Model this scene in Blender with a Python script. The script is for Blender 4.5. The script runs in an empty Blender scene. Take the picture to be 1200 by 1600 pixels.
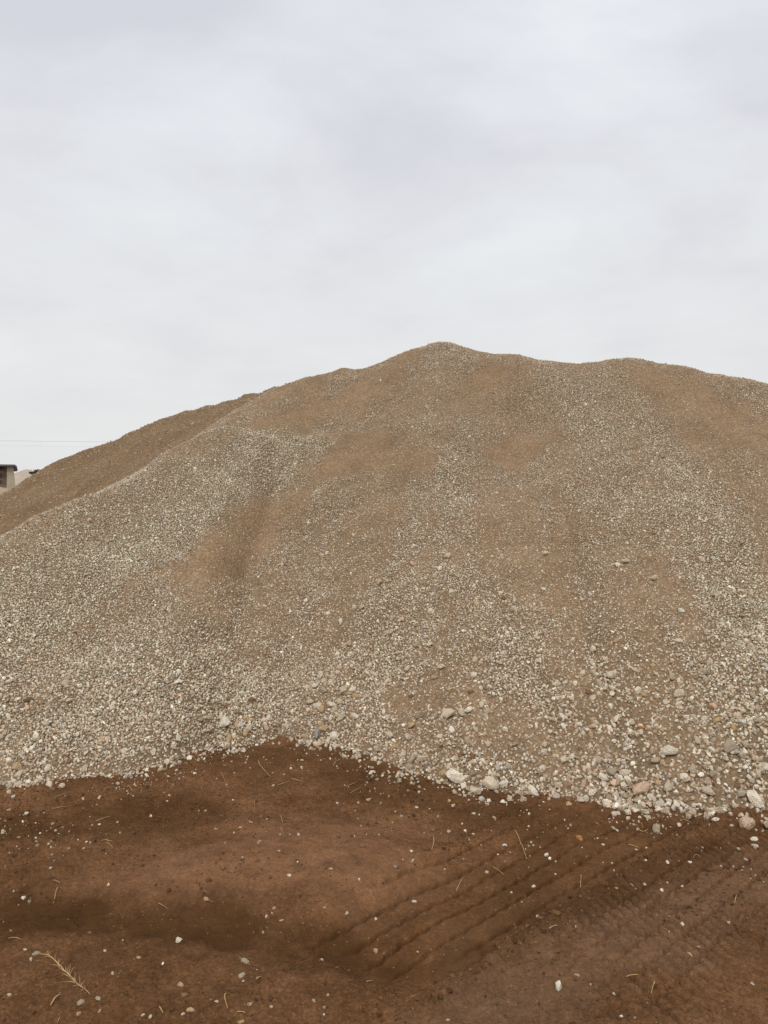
import bpy, bmesh, math, random
import numpy as np
from mathutils import Vector, Matrix

random.seed(7)
rng = np.random.default_rng(7)
SC = bpy.context.scene
COL = SC.collection
PI = math.pi

# ------------------------------------------------------------------ camera
CAM_H = 1.6
FPX = 1155.0                       # focal length in pixels of a 1200 x 1600 frame
PITCH = math.radians(-1.74)
cam_d = bpy.data.cameras.new('camera')
cam = bpy.data.objects.new('camera', cam_d)
COL.objects.link(cam)
cam.location = (0, 0, CAM_H)
cam.rotation_euler = (PI / 2 + PITCH, 0, 0)
cam_d.sensor_fit = 'VERTICAL'
cam_d.sensor_height = 36.0
cam_d.lens = 36.0 * FPX / 1600.0
cam_d.clip_start = 0.05
cam_d.clip_end = 20000
SC.camera = cam

# ------------------------------------------------------------------ sky and sun
SUN_EL, SUN_AZ = 54.0, -168.0       # azimuth from +Y towards +X
w = bpy.data.worlds.new('World')
SC.world = w
w.use_nodes = True
nt = w.node_tree
nt.nodes.clear()


def N(tree, kind, **kw):
    n = tree.nodes.new(kind)
    for k, v in kw.items():
        if k == 'inputs':
            for kk, vv in v.items():
                n.inputs[kk].default_value = vv
        else:
            setattr(n, k, v)
    return n


def ramp(tree, stops, interp='LINEAR'):
    n = tree.nodes.new('ShaderNodeValToRGB')
    cr = n.color_ramp
    cr.interpolation = interp
    while len(cr.elements) < len(stops):
        cr.elements.new(0.5)
    for e, (p, c) in zip(cr.elements, stops):
        e.position = p
        e.color = (c[0], c[1], c[2], 1) if not isinstance(c, (int, float)) else (c, c, c, 1)
    return n


L = nt.links.new
sky = N(nt, 'ShaderNodeTexSky', sky_type='NISHITA', sun_disc=False)
sky.sun_elevation = math.radians(SUN_EL)
sky.sun_rotation = math.radians(SUN_AZ)
sky.air_density = 1.5
sky.dust_density = 4.0
tc = N(nt, 'ShaderNodeTexCoord')
sep = N(nt, 'ShaderNodeSeparateXYZ')
L(tc.outputs['Generated'], sep.inputs[0])
za = N(nt, 'ShaderNodeMath', operation='ADD', inputs={1: 0.22})
L(sep.outputs['Z'], za.inputs[0])
zm = N(nt, 'ShaderNodeMath', operation='MAXIMUM', inputs={1: 0.05})
L(za.outputs[0], zm.inputs[0])
dx = N(nt, 'ShaderNodeMath', operation='DIVIDE')
dy = N(nt, 'ShaderNodeMath', operation='DIVIDE')
L(sep.outputs['X'], dx.inputs[0]); L(zm.outputs[0], dx.inputs[1])
L(sep.outputs['Y'], dy.inputs[0]); L(zm.outputs[0], dy.inputs[1])
cb = N(nt, 'ShaderNodeCombineXYZ', inputs={2: 3.7})
L(dx.outputs[0], cb.inputs[0]); L(dy.outputs[0], cb.inputs[1])
mp = N(nt, 'ShaderNodeMapping')
mp.inputs['Rotation'].default_value = (0, 0, 0.5)
mp.inputs['Scale'].default_value = (1.0, 1.15, 1.0)
L(cb.outputs[0], mp.inputs[0])
cn = N(nt, 'ShaderNodeTexNoise', inputs={'Scale': 1.9, 'Detail': 8.0, 'Roughness': 0.56, 'Distortion': 0.25})
L(mp.outputs[0], cn.inputs['Vector'])
cr = ramp(nt, [(0.34, (0.640, 0.646, 0.704)), (0.45, (0.692, 0.702, 0.750)), (0.56, (0.738, 0.757, 0.800)), (0.68, (0.795, 0.818, 0.846))])
L(cn.outputs['Fac'], cr.inputs[0])
# the cloud deck brightens a little and turns neutral towards the horizon
hz = ramp(nt, [(0.0, 0.85), (0.22, 0.55), (0.5, 0.0)])
L(sep.outputs['Z'], hz.inputs[0])
hm = N(nt, 'ShaderNodeMix', data_type='RGBA')
hm.inputs[7].default_value = (0.770, 0.775, 0.765, 1)
L(hz.outputs[0], hm.inputs[0]); L(cr.outputs[0], hm.inputs[6])
sk = N(nt, 'ShaderNodeVectorMath', operation='SCALE')
sk.inputs['Scale'].default_value = 0.10
L(sky.outputs[0], sk.inputs[0])
mx = N(nt, 'ShaderNodeMix', data_type='RGBA', inputs={0: 0.94})
L(sk.outputs[0], mx.inputs[6]); L(hm.outputs[2], mx.inputs[7])
bg = N(nt, 'ShaderNodeBackground', inputs={'Strength': 0.82})
L(mx.outputs[2], bg.inputs[0])
wo = N(nt, 'ShaderNodeOutputWorld')
L(bg.outputs[0], wo.inputs[0])

sun_d = bpy.data.lights.new('sun', 'SUN')
sun_d.energy = 1.5
sun_d.angle = math.radians(26)
sun_d.color = (1.0, 0.96, 0.90)
sun = bpy.data.objects.new('sun', sun_d)
COL.objects.link(sun)
_e, _a = math.radians(SUN_EL), math.radians(SUN_AZ)
sdir = Vector((math.sin(_a) * math.cos(_e), math.cos(_a) * math.cos(_e), math.sin(_e)))
sun.rotation_euler = sdir.to_track_quat('Z', 'Y').to_euler()
sun.location = (0, 0, 30)

SC.view_settings.view_transform = 'Standard'
SC.view_settings.look = 'None'
SC.view_settings.exposure = 0.40
SC.view_settings.gamma = 1.0
SC.view_settings.use_curve_mapping = False
SC.cycles.use_denoising = False
SC.cycles.max_bounces = 6
SC.cycles.diffuse_bounces = 3

# ------------------------------------------------------------------ helpers


def ray(px, py):
    """unit-y direction of the sight line through a pixel of the 1200 x 1600 photograph"""
    cx, cy = (px - 600) / FPX, -(py - 800) / FPX
    c, s = math.cos(PITCH), math.sin(PITCH)
    y = c - cy * s
    z = s + cy * c
    return np.array([cx / y, 1.0, z / y])


def pt(px, py, d):
    return np.array([0, 0, CAM_H]) + ray(px, py) * d


def smooth(e0, e1, x):
    t = np.clip((x - e0) / (e1 - e0), 0, 1)
    return t * t * (3 - 2 * t)


class VNoise:
    def __init__(self, seed):
        r = np.random.default_rng(seed)
        self.t = r.random((256, 256)).astype(np.float32)

    def one(self, x, y):
        xi = np.floor(x).astype(np.int64); yi = np.floor(y).astype(np.int64)
        fx = x - xi; fy = y - yi
        fx = fx * fx * fx * (fx * (fx * 6 - 15) + 10); fy = fy * fy * fy * (fy * (fy * 6 - 15) + 10)
        t = self.t
        x0 = xi & 255; x1 = (xi + 1) & 255; y0 = yi & 255; y1 = (yi + 1) & 255
        return (t[x0, y0] * (1 - fx) + t[x1, y0] * fx) * (1 - fy) + (t[x0, y1] * (1 - fx) + t[x1, y1] * fx) * fy

    def fbm(self, x, y, freq, octs=4, gain=0.5):
        s = 0.0; a = 1.0; tot = 0.0
        c, sn = math.cos(0.6), math.sin(0.6)
        for k in range(octs):
            s = s + a * (self.one(x * freq + 17.3 * k, y * freq + 5.1 * k) - 0.5)
            tot += a
            a *= gain
            x, y = x * c - y * sn, x * sn + y * c
            freq *= 2.03
        return s / tot * 2


NZ = [VNoise(100 + i) for i in range(10)]


def seg_dist(x, y, pts):
    """distance to a polyline, in plan"""
    best = np.full(np.shape(x), 1e9)
    for (ax, ay), (bx, by) in zip(pts[:-1], pts[1:]):
        vx, vy = bx - ax, by - ay
        t = np.clip(((x - ax) * vx + (y - ay) * vy) / (vx * vx + vy * vy + 1e-9), 0, 1)
        best = np.minimum(best, np.hypot(x - ax - t * vx, y - ay - t * vy))
    return best


def flat_at(px, py):
    r = ray(px, py)
    d = CAM_H / -r[2]
    return (r[0] * d, d)


def new_mesh(name, verts, faces, smooth_shade=True):
    me = bpy.data.meshes.new(name)
    verts = np.asarray(verts, dtype=np.float32)
    faces = np.asarray(faces, dtype=np.int32)
    n, k = faces.shape
    me.vertices.add(len(verts)); me.vertices.foreach_set('co', verts.ravel())
    me.loops.add(n * k); me.loops.foreach_set('vertex_index', faces.ravel())
    me.polygons.add(n)
    me.polygons.foreach_set('loop_start', np.arange(0, n * k, k, dtype=np.int32))
    me.polygons.foreach_set('loop_total', np.full(n, k, dtype=np.int32))
    me.update(calc_edges=True)
    me.polygons.foreach_set('use_smooth', np.full(n, smooth_shade, dtype=bool))
    return me


def fattr(me, name, vals, kind='FLOAT'):
    a = me.attributes.new(name, kind, 'POINT')
    if kind == 'FLOAT':
        a.data.foreach_set('value', np.asarray(vals, dtype=np.float32).ravel())
    elif kind == 'FLOAT_VECTOR':
        a.data.foreach_set('vector', np.asarray(vals, dtype=np.float32).ravel())
    elif kind == 'FLOAT_COLOR':
        v = np.asarray(vals, dtype=np.float32)
        v = np.concatenate([v, np.ones((len(v), 1), np.float32)], 1)
        a.data.foreach_set('color', v.ravel())


def add(name, me, mat=None, parent=None):
    o = bpy.data.objects.new(name, me)
    COL.objects.link(o)
    if mat is not None and me is not None and not me.materials:
        me.materials.append(mat)
    if parent is not None:
        o.parent = parent
    return o


def tag(o, label=None, cat=None, group=None, kind=None):
    if label: o['label'] = label
    if cat: o['category'] = cat
    if group: o['group'] = group
    if kind: o['kind'] = kind
    return o


def empty(name, loc):
    o = bpy.data.objects.new(name, None)
    o.empty_display_size = 0.1
    o.location = loc
    COL.objects.link(o)
    return o


def srgb(r, g, b):
    f = lambda c: (c / 255 / 12.92) if c / 255 <= 0.04045 else ((c / 255 + 0.055) / 1.055) ** 2.4
    return (f(r), f(g), f(b))


# ------------------------------------------------------------------ materials


def mat_base(name, rough=0.95):
    m = bpy.data.materials.new(name)
    m.use_nodes = True
    t = m.node_tree
    b = t.nodes['Principled BSDF']
    b.inputs['Roughness'].default_value = rough
    b.inputs['Specular IOR Level'].default_value = 0.08
    return m, t, b


def mixc(t, fac, a, b, blend='MIX'):
    n = t.nodes.new('ShaderNodeMix')
    n.data_type = 'RGBA'
    n.blend_type = blend
    for i, v in ((0, fac), (6, a), (7, b)):
        if hasattr(v, 'type') and hasattr(v, 'is_linked'):
            t.links.new(v, n.inputs[i])
        elif i == 0:
            n.inputs[0].default_value = v
        else:
            n.inputs[i].default_value = (v[0], v[1], v[2], 1)
    return n.outputs[2]


def noise(t, scale, detail=4, rough=0.55, vec=None, dist=0.0):
    n = N(t, 'ShaderNodeTexNoise', inputs={'Scale': scale, 'Detail': detail, 'Roughness': rough, 'Distortion': dist})
    if vec is not None:
        t.links.new(vec, n.inputs['Vector'])
    return n.outputs['Fac']


def bump(t, h, strength, dist, prev=None):
    n = N(t, 'ShaderNodeBump', inputs={'Strength': strength, 'Distance': dist})
    t.links.new(h, n.inputs['Height'])
    if prev is not None:
        t.links.new(prev, n.inputs['Normal'])
    return n.outputs['Normal']


def attr(t, name, inst=False):
    n = N(t, 'ShaderNodeAttribute', attribute_name=name)
    if inst:
        n.attribute_type = 'INSTANCER'
    return n


def objvec(t):
    return N(t, 'ShaderNodeTexCoord').outputs['Object']


def make_dirt():
    m, t, b = mat_base('dirt', 0.92)
    v = objvec(t)
    big = ramp(t, [(0.32, (0.098, 0.0455, 0.0185)), (0.5, (0.136, 0.0655, 0.0280)), (0.68, (0.182, 0.0905, 0.042))])
    t.links.new(noise(t, 2.2, 6, 0.6, v), big.inputs[0])
    fine = ramp(t, [(0.28, 0.50), (0.5, 1.0), (0.72, 1.55)])
    t.links.new(noise(t, 70, 7, 0.8, v), fine.inputs[0])
    c = mixc(t, 0.75, big.outputs[0], fine.outputs[0], 'MULTIPLY')
    mid = ramp(t, [(0.30, 0.72), (0.5, 1.0), (0.70, 1.25)])
    t.links.new(noise(t, 11, 6, 0.65, v, 0.6), mid.inputs[0])
    # red, damp and purplish patches of the soil
    c = mixc(t, attr(t, 'red').outputs['Fac'], c, (0.215, 0.108, 0.054))
    c = mixc(t, attr(t, 'pale').outputs['Fac'], c, (0.172, 0.100, 0.058))
    c2 = mixc(t, 0.55, c, fine.outputs[0], 'MULTIPLY')
    c = mixc(t, attr(t, 'damp').outputs['Fac'], c2, (0.070, 0.0320, 0.0105))
    c = mixc(t, 0.8, c, mid.outputs[0], 'MULTIPLY')
    # crumbs of pale grit
    vo = N(t, 'ShaderNodeTexVoronoi', inputs={'Scale': 90.0, 'Randomness': 1.0})
    t.links.new(v, vo.inputs['Vector'])
    sel = N(t, 'ShaderNodeSeparateColor')
    t.links.new(vo.outputs['Color'], sel.inputs[0])
    k1 = N(t, 'ShaderNodeMath', operation='GREATER_THAN', inputs={1: 0.955}); t.links.new(sel.outputs[0], k1.inputs[0])
    k2 = N(t, 'ShaderNodeMath', operation='LESS_THAN', inputs={1: 0.30}); t.links.new(vo.outputs['Distance'], k2.inputs[0])
    k = N(t, 'ShaderNodeMath', operation='MULTIPLY'); t.links.new(k1.outputs[0], k.inputs[0]); t.links.new(k2.outputs[0], k.inputs[1])
    kk = N(t, 'ShaderNodeMath', operation='MULTIPLY', inputs={1: 0.55}); t.links.new(k.outputs[0], kk.inputs[0])
    c = mixc(t, kk.outputs[0], c, (0.27, 0.185, 0.115))
    t.links.new(c, b.inputs['Base Color'])
    n1 = bump(t, noise(t, 24, 9, 0.74, v), 1.0, 0.045)
    n2 = bump(t, noise(t, 110, 6, 0.75, v), 1.0, 0.012, n1)
    t.links.new(n2, b.inputs['Normal'])
    for nd in t.nodes:
        if nd.type == 'BUMP':
            t.links.new(attr(t, 'rough').outputs['Fac'], nd.inputs['Strength'])
    return m


def make_fines(name, brown, grey):
    m, t, b = mat_base(name, 0.97)
    v = objvec(t)
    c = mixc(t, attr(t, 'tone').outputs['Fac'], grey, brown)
    f = ramp(t, [(0.28, 0.55), (0.5, 0.95), (0.72, 1.45)])
    t.links.new(noise(t, 70, 5, 0.75, v), f.inputs[0])
    c = mixc(t, 0.8, c, f.outputs[0], 'MULTIPLY')
    g = ramp(t, [(0.3, 0.8), (0.7, 1.2)])
    t.links.new(noise(t, 2.5, 5, 0.6, v), g.inputs[0])
    c = mixc(t, 0.8, c, g.outputs[0], 'MULTIPLY')
    vo = N(t, 'ShaderNodeTexVoronoi', inputs={'Scale': 75.0})
    t.links.new(v, vo.inputs['Vector'])
    sc = N(t, 'ShaderNodeSeparateColor'); t.links.new(vo.outputs['Color'], sc.inputs[0])
    vr = ramp(t, [(0.0, 0.68), (0.6, 1.0), (1.0, 1.5)])
    t.links.new(sc.outputs[0], vr.inputs[0])
    c = mixc(t, 0.55, c, vr.outputs[0], 'MULTIPLY')
    t.links.new(c, b.inputs['Base Color'])
    inv = N(t, 'ShaderNodeMath', operation='SUBTRACT', inputs={0: 1.0}); t.links.new(vo.outputs['Distance'], inv.inputs[1])
    n1 = bump(t, inv.outputs[0], 0.7, 0.010)
    n2 = bump(t, noise(t, 160, 5, 0.7, v), 0.5, 0.004, n1)
    t.links.new(n2, b.inputs['Normal'])
    return m


def make_stone(name, inst):
    m, t, b = mat_base(name, 0.88)
    v = objvec(t)
    if inst:
        c = attr(t, 'tint', True).outputs['Color']
        sc = 1.6
    else:
        oi = N(t, 'ShaderNodeObjectInfo')
        c = oi.outputs['Color']
        sc = 2.0
    f = ramp(t, [(0.28, 0.66), (0.5, 1.0), (0.74, 1.28)])
    t.links.new(noise(t, sc, 5, 0.7, v), f.inputs[0])
    c = mixc(t, 0.8, c, f.outputs[0], 'MULTIPLY')
    if not inst:
        d = ramp(t, [(0.50, 0.0), (0.72, 0.45)])
        t.links.new(noise(t, 1.3, 4, 0.6, v), d.inputs[0])
        c = mixc(t, d.outputs[0], c, (0.26, 0.18, 0.115))
        n1 = bump(t, noise(t, 3.5, 6, 0.7, v), 0.6, 0.12)
        t.links.new(n1, b.inputs['Normal'])
    t.links.new(c, b.inputs['Base Color'])
    return m


def make_straw():
    m, t, b = mat_base('straw', 0.6)
    v = objvec(t)
    r = ramp(t, [(0.3, (0.30, 0.19, 0.08)), (0.7, (0.56, 0.40, 0.20))])
    t.links.new(noise(t, 40, 3, 0.6, v), r.inputs[0])
    t.links.new(r.outputs[0], b.inputs['Base Color'])
    return m


def make_plain(name, col, rough=0.8, var=0.3, scale=1.5, metal=0.0):
    m, t, b = mat_base(name, rough)
    v = objvec(t)
    r = ramp(t, [(0.25, 1 - var), (0.75, 1 + var)])
    t.links.new(noise(t, scale, 6, 0.65, v), r.inputs[0])
    t.links.new(mixc(t, 1.0, col, r.outputs[0], 'MULTIPLY'), b.inputs['Base Color'])
    b.inputs['Metallic'].default_value = metal
    return m


M_DIRT = make_dirt()
M_FINES = make_fines('gravel_fines', (0.255, 0.172, 0.101), (0.150, 0.106, 0.066))  # second tone darkened: shade of the gaps between stones put into the colour
M_SPUR = make_fines('brown_fines', (0.190, 0.120, 0.062), (0.23, 0.158, 0.092))
M_GRAVEL = make_stone('crushed_stone', True)
M_STONE = make_stone('stone', False)
M_STRAW = make_straw()

# ------------------------------------------------------------------ ground: one sheet to the horizon
# tyre track frame: s along, t across (towards the camera)
TA = np.array(flat_at(512, 1453)); TB = np.array(flat_at(797, 1318))
TU = (TB - TA) / np.linalg.norm(TB - TA)
TV = np.array([TU[1], -TU[0]])
PL = lambda *a: [flat_at(*p) for p in a]
CH_MAIN = PL((-150, 1405), (60, 1425), (330, 1440), (520, 1475), (600, 1490))
CH_LEFT = PL((-150, 1310), (60, 1285), (300, 1262))
HUMP = PL((330, 1360), (480, 1330), (560, 1345))
TOE_DAMP = PL((360, 1178), (470, 1175), (560, 1205), (680, 1245), (840, 1275), (1010, 1290), (1200, 1310))
TRACK_BED = PL((590, 1462), (800, 1372), (1000, 1308))
DAMP_TRACK = PL((560, 1492), (700, 1495), (880, 1420), (1100, 1330))
PALE_R = PL((800, 1545), (960, 1470), (1200, 1370))


def crack(x, y, cell, seed):
    x = x / cell; y = y / cell
    xi = np.floor(x).astype(np.int64); yi = np.floor(y).astype(np.int64)
    t = NZ[seed].t
    f1 = np.full(x.shape, 9.0); f2 = f1.copy()
    for dx_ in (-1, 0, 1):
        for dy_ in (-1, 0, 1):
            cx = xi + dx_; cy = yi + dy_
            d = np.hypot(cx + t[cx & 255, cy & 255] - x, cy + t[(cx + 91) & 255, (cy + 37) & 255] - y)
            f2 = np.minimum(f2, np.maximum(d, f1)); f1 = np.minimum(f1, d)
    return (f2 - f1) * cell


def ground_h(x, y):
    near = np.exp(-np.maximum(np.hypot(x, y - 3) - 4, 0) / 3.0)
    h = 0.030 * NZ[0].fbm(x, y, 0.9, 4)
    h = h + 0.012 * NZ[1].fbm(x, y, 4.5, 4, 0.55) * (0.4 + 0.6 * near)
    wx = x + 0.05 * NZ[2].fbm(x, y, 3.0, 3); wy = y + 0.05 * NZ[3].fbm(x, y, 3.0, 3)
    h = h - 0.030 * np.exp(-(seg_dist(wx, wy, CH_MAIN) / 0.14) ** 2)
    h = h - 0.030 * np.exp(-(seg_dist(wx, wy, CH_LEFT) / 0.22) ** 2)
    h = h + 0.055 * np.exp(-(seg_dist(wx, wy, HUMP) / 0.28) ** 2)
    s = (wx * 0.15 + x * 0.85 - TA[0]) * TU[0] + (wy * 0.15 + y * 0.85 - TA[1]) * TU[1]
    t = (x - TA[0]) * TV[0] + (y - TA[1]) * TV[1] + 0.012 * NZ[7].fbm(s, s * 0 + 3.3, 3, 2)
    calm = 1 - 0.85 * smooth(-0.05, 0.10, s) * (1 - smooth(1.2, 2.0, s)) * smooth(-0.12, -0.02, t) * (1 - smooth(0.38, 0.44, t))
    # crumbly clods
    cl = NZ[4].fbm(x, y, 14, 4, 0.6)
    clod_mask = np.clip(0.40 + 1.2 * NZ[5].fbm(x, y, 1.6, 3), 0, 1) * calm
    h = h + 0.020 * np.maximum(cl, 0) * clod_mask + 0.006 * NZ[6].fbm(x, y, 40, 3, 0.6) * near * calm
    # ---- tyre track
    s = (wx * 0.15 + x * 0.85 - TA[0]) * TU[0] + (wy * 0.15 + y * 0.85 - TA[1]) * TU[1]
    t = (x - TA[0]) * TV[0] + (y - TA[1]) * TV[1] + 0.012 * NZ[7].fbm(s, s * 0 + 3.3, 3, 2)
    along = smooth(-0.12, 0.10, s) * (1 - smooth(1.7, 2.6, s))
    en = 0.03 * NZ[8].fbm(x, y, 9, 3)
    bed = smooth(-0.14 , 0.02, t + en) * (1 - smooth(0.43, 0.475, t + en))
    h = h - 0.022 * along * bed
    h = h + 0.035 * along * np.exp(-((t + en - 0.50) / 0.04) ** 2) * (0.6 + 0.8 * np.maximum(NZ[4].fbm(x, y, 22, 3), -0.6))
    tri = lambda q: np.abs((q % 1.0) * 2 - 1) * 2 - 1
    for k, (t0, dep, s0, s1) in enumerate([(0.0, 0.014, -0.05, 2.0), (0.092, 0.012, 0.02, 2.1), (0.188, 0.014, 0.03, 2.1), (0.285, 0.012, 0.05, 2.3),
                                           (0.385, 0.013, 0.30, 2.4), (-0.100, 0.010, 0.35, 2.1), (-0.200, 0.009, 0.6, 2.2),
                                           (0.475, 0.010, 0.7, 2.6), (0.60, 0.009, 0.7, 2.6), (0.69, 0.009, 0.6, 2.6), (0.78, 0.008, 0.6, 2.6), (0.87, 0.008, 0.5, 2.4), (0.97, 0.007, 0.5, 2.2)]):
        zz = 0.0038 * np.sin(6.283 * (s / 0.072 + 0.5 * k)) + 0.004 * NZ[9].fbm(s + 7 * k, s * 0, 7, 2)
        fade = smooth(s0 - 0.08, s0 + 0.08, s) * (1 - smooth(s1 - 0.4, s1, s)) * np.clip(0.85 + 0.7 * NZ[3].fbm(x, y, 2.6, 3), 0.45, 1.2)
        q = (t - t0 - zz)
        h = h - 2.2 * dep * fade * np.exp(-(q / 0.0060) ** 2)
    # ---- older, crossed-over track nearer the camera: lug marks
    al2 = smooth(0.3, 0.7, s)
    b2 = smooth(0.50, 0.56, t) * (1 - smooth(0.95, 1.10, t))
    lug = np.abs(((s + 0.35 * (t - 0.6)) / 0.046 + 0.5 * NZ[2].fbm(x, y, 2, 2)) % 1.0 - 0.5) * 2
    h = h + al2 * smooth(0.48, 0.56, t) * (1 - smooth(1.0, 1.3, t)) * 0.016
    h = h - al2 * b2 * 0.020 * (1 - smooth(0.05, 0.45, lug)) * np.clip(0.5 + 1.6 * NZ[1].fbm(x, y, 2.4, 3), 0, 1.1)
    # shrinkage cracks in the drier crust
    if np.size(x) > 50:
        ck = crack(x + 0.05 * NZ[3].fbm(x, y, 9, 4, 0.6), y + 0.05 * NZ[7].fbm(x, y, 9, 4, 0.6), 0.13, 2)
        cm = np.clip(0.55 + 2.2 * NZ[8].fbm(x, y, 2.0, 3), 0, 1)
        h = h - 0.020 * near * smooth(0.60, 0.72, t) * al2 * cm * (1 - smooth(0.0, 0.014, ck))
        h = h - 0.005 * near * (1 - smooth(0.0, 0.010, ck)) * cm * (1 - al2) * calm
    return h


def axis(lo, hi, step_lo, step_hi, far):
    """fine, slowly widening steps between lo and hi, then stretching to +-far"""
    a = [lo]
    while a[-1] < hi:
        f = (a[-1] - lo) / (hi - lo)
        a.append(a[-1] + step_lo * (1 - f) + step_hi * f)
    st = step_hi
    while a[-1] < far:
        st *= 1.35
        a.append(a[-1] + st)
    st = step_lo
    b = [lo]
    while b[-1] > -far:
        st *= 1.35
        b.append(b[-1] - st)
    return np.array(b[:0:-1] + a)


gx = axis(-2.5, 2.5, 0.0056, 0.0056, 6000)
gy = axis(1.75, 4.9, 0.0042, 0.0100, 6000)
X, Y = np.meshgrid(gx, gy)
Z = np.zeros_like(X)
loc = (np.abs(X) < 60) & (np.abs(Y) < 60)
Z[loc] = ground_h(X[loc], Y[loc])
nx, ny = len(gx), len(gy)
idx = np.arange(nx * ny).reshape(ny, nx)
quads = np.stack([idx[:-1, :-1], idx[:-1, 1:], idx[1:, 1:], idx[1:, :-1]], -1).reshape(-1, 4)
gme = new_mesh('ground', np.stack([X, Y, Z], -1).reshape(-1, 3), quads)
xr, yr = X.ravel(), Y.ravel()
wob = 0.10 * NZ[5].fbm(xr, yr, 2.2, 4)
wob3 = NZ[7].fbm(xr, yr, 7, 5, 0.65)
wob2 = 0.35 * NZ[6].fbm(xr, yr, 5, 4)


def band(pts, wd, amt):
    d = seg_dist(xr + wob, yr + wob * 0.7, pts)
    v = np.exp(-(d / wd) ** 2) + 0.75 * wob3
    return np.clip(amt * smooth(0.10, 1.0, v) * (1 + wob2), 0, 1)


damp = np.maximum.reduce([band(CH_MAIN, 0.17, 0.88), band(CH_LEFT, 0.26, 0.50), band(TOE_DAMP, 0.20, 0.50), band(DAMP_TRACK, 0.15, 0.65), band(TRACK_BED, 0.26, 0.45)])
red = band(HUMP, 0.42, 0.75)
pale = band(PALE_R, 0.34, 0.55)
s_ = (xr - TA[0]) * TU[0] + (yr - TA[1]) * TU[1]; t_ = (xr - TA[0]) * TV[0] + (yr - TA[1]) * TV[1]
rough = 0.46 - 0.18 * smooth(-0.05, 0.12, s_) * (1 - smooth(1.5, 2.3, s_)) * smooth(-0.24, -0.12, t_) * (1 - smooth(0.40, 0.46, t_))
fattr(gme, 'rough', rough)
fattr(gme, 'damp', damp); fattr(gme, 'red', red); fattr(gme, 'pale', pale)
ground = add('ground', gme, M_DIRT)
tag(ground, 'red-brown damp dirt yard with tyre tracks', None, None, 'structure')


def gz(x, y):
    return float(ground_h(np.array([x]), np.array([y]))[0])


def ground_at(px, py):
    r = ray(px, py)
    d = CAM_H / -r[2]
    for _ in range(4):
        d = (CAM_H - gz(r[0] * d, d)) / -r[2]
    return np.array([r[0] * d, d, gz(r[0] * d, d)])


# ------------------------------------------------------------------ gravel piles: unions of dumped cones
class Field:
    def __init__(self, x0, x1, y0, y1, step):
        self.x0, self.y0, self.st = x0, y0, step
        self.gx = np.arange(x0, x1, step); self.gy = np.arange(y0, y1, step)
        self.X, self.Y = np.meshgrid(self.gx, self.gy)
        self.h = np.full(self.X.shape, -9.0)

    def cones(self, pts, slope, seed, r0=0.25):
        n = NZ[seed]
        wx = self.X + 0.22 * n.fbm(self.X, self.Y, 0.7, 3); wy = self.Y + 0.22 * n.fbm(self.X + 40, self.Y, 0.7, 3)
        for (x, y, z) in pts:
            r = np.hypot(wx - x, wy - y)
            self.h = np.maximum(self.h, z - slope * (np.sqrt(r * r + r0 * r0) - r0))

    def blur(self, k):
        for _ in range(k):
            p = np.pad(self.h, 1, mode='edge')
            self.h = (p[:-2, 1:-1] + p[2:, 1:-1] + p[1:-1, :-2] + p[1:-1, 2:] + 2 * p[1:-1, 1:-1]) / 6

    def at(self, x, y):
        fx = np.clip((x - self.x0) / self.st, 0, len(self.gx) - 1.001)
        fy = np.clip((y - self.y0) / self.st, 0, len(self.gy) - 1.001)
        i = fx.astype(int); j = fy.astype(int); u = fx - i; v = fy - j
        h = self.h
        return (h[j, i] * (1 - u) + h[j, i + 1] * u) * (1 - v) + (h[j + 1, i] * (1 - u) + h[j + 1, i + 1] * u) * v

    def hit(self, px, py, d0=3.0, d1=16.0):
        r = ray(px, py)
        d = np.arange(d0, d1, 0.01)
        z = CAM_H + r[2] * d
        hh = self.at(r[0] * d, d)
        k = np.argmax(hh > z)
        if hh[k] <= z[k]:
            return None
        return np.array([r[0] * d[k], d[k], hh[k]])

    def normal(self, x, y):
        e = 0.05
        gxx = (self.at(x + e, y) - self.at(x - e, y)) / (2 * e)
        gyy = (self.at(x, y + e) - self.at(x, y - e)) / (2 * e)
        n = np.stack([-gxx, -gyy, np.ones_like(gxx)], -1)
        return n / np.linalg.norm(n, axis=-1, keepdims=True)

    def mesh(self, name, floor=-0.12):
        ny_, nx_ = self.h.shape
        ix = np.arange(nx_ * ny_).reshape(ny_, nx_)
        q = np.stack([ix[:-1, :-1], ix[:-1, 1:], ix[1:, 1:], ix[1:, :-1]], -1).reshape(-1, 4)
        hv = np.maximum(self.h, floor).ravel()
        q = q[(hv[q] > floor).any(1)]
        used = np.unique(q)
        rm = np.zeros(nx_ * ny_, int); rm[used] = np.arange(len(used))
        v = np.stack([self.X.ravel(), self.Y.ravel(), hv], -1)[used]
        return new_mesh(name, v, rm[q]), v


def densify(pts, step=0.22):
    out = []
    for a, b in zip(pts[:-1], pts[1:]):
        n = max(1, int(np.linalg.norm(b - a) / step))
        for k in range(n):
            out.append(a + (b - a) * k / n)
    out.append(pts[-1])
    return out


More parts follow.
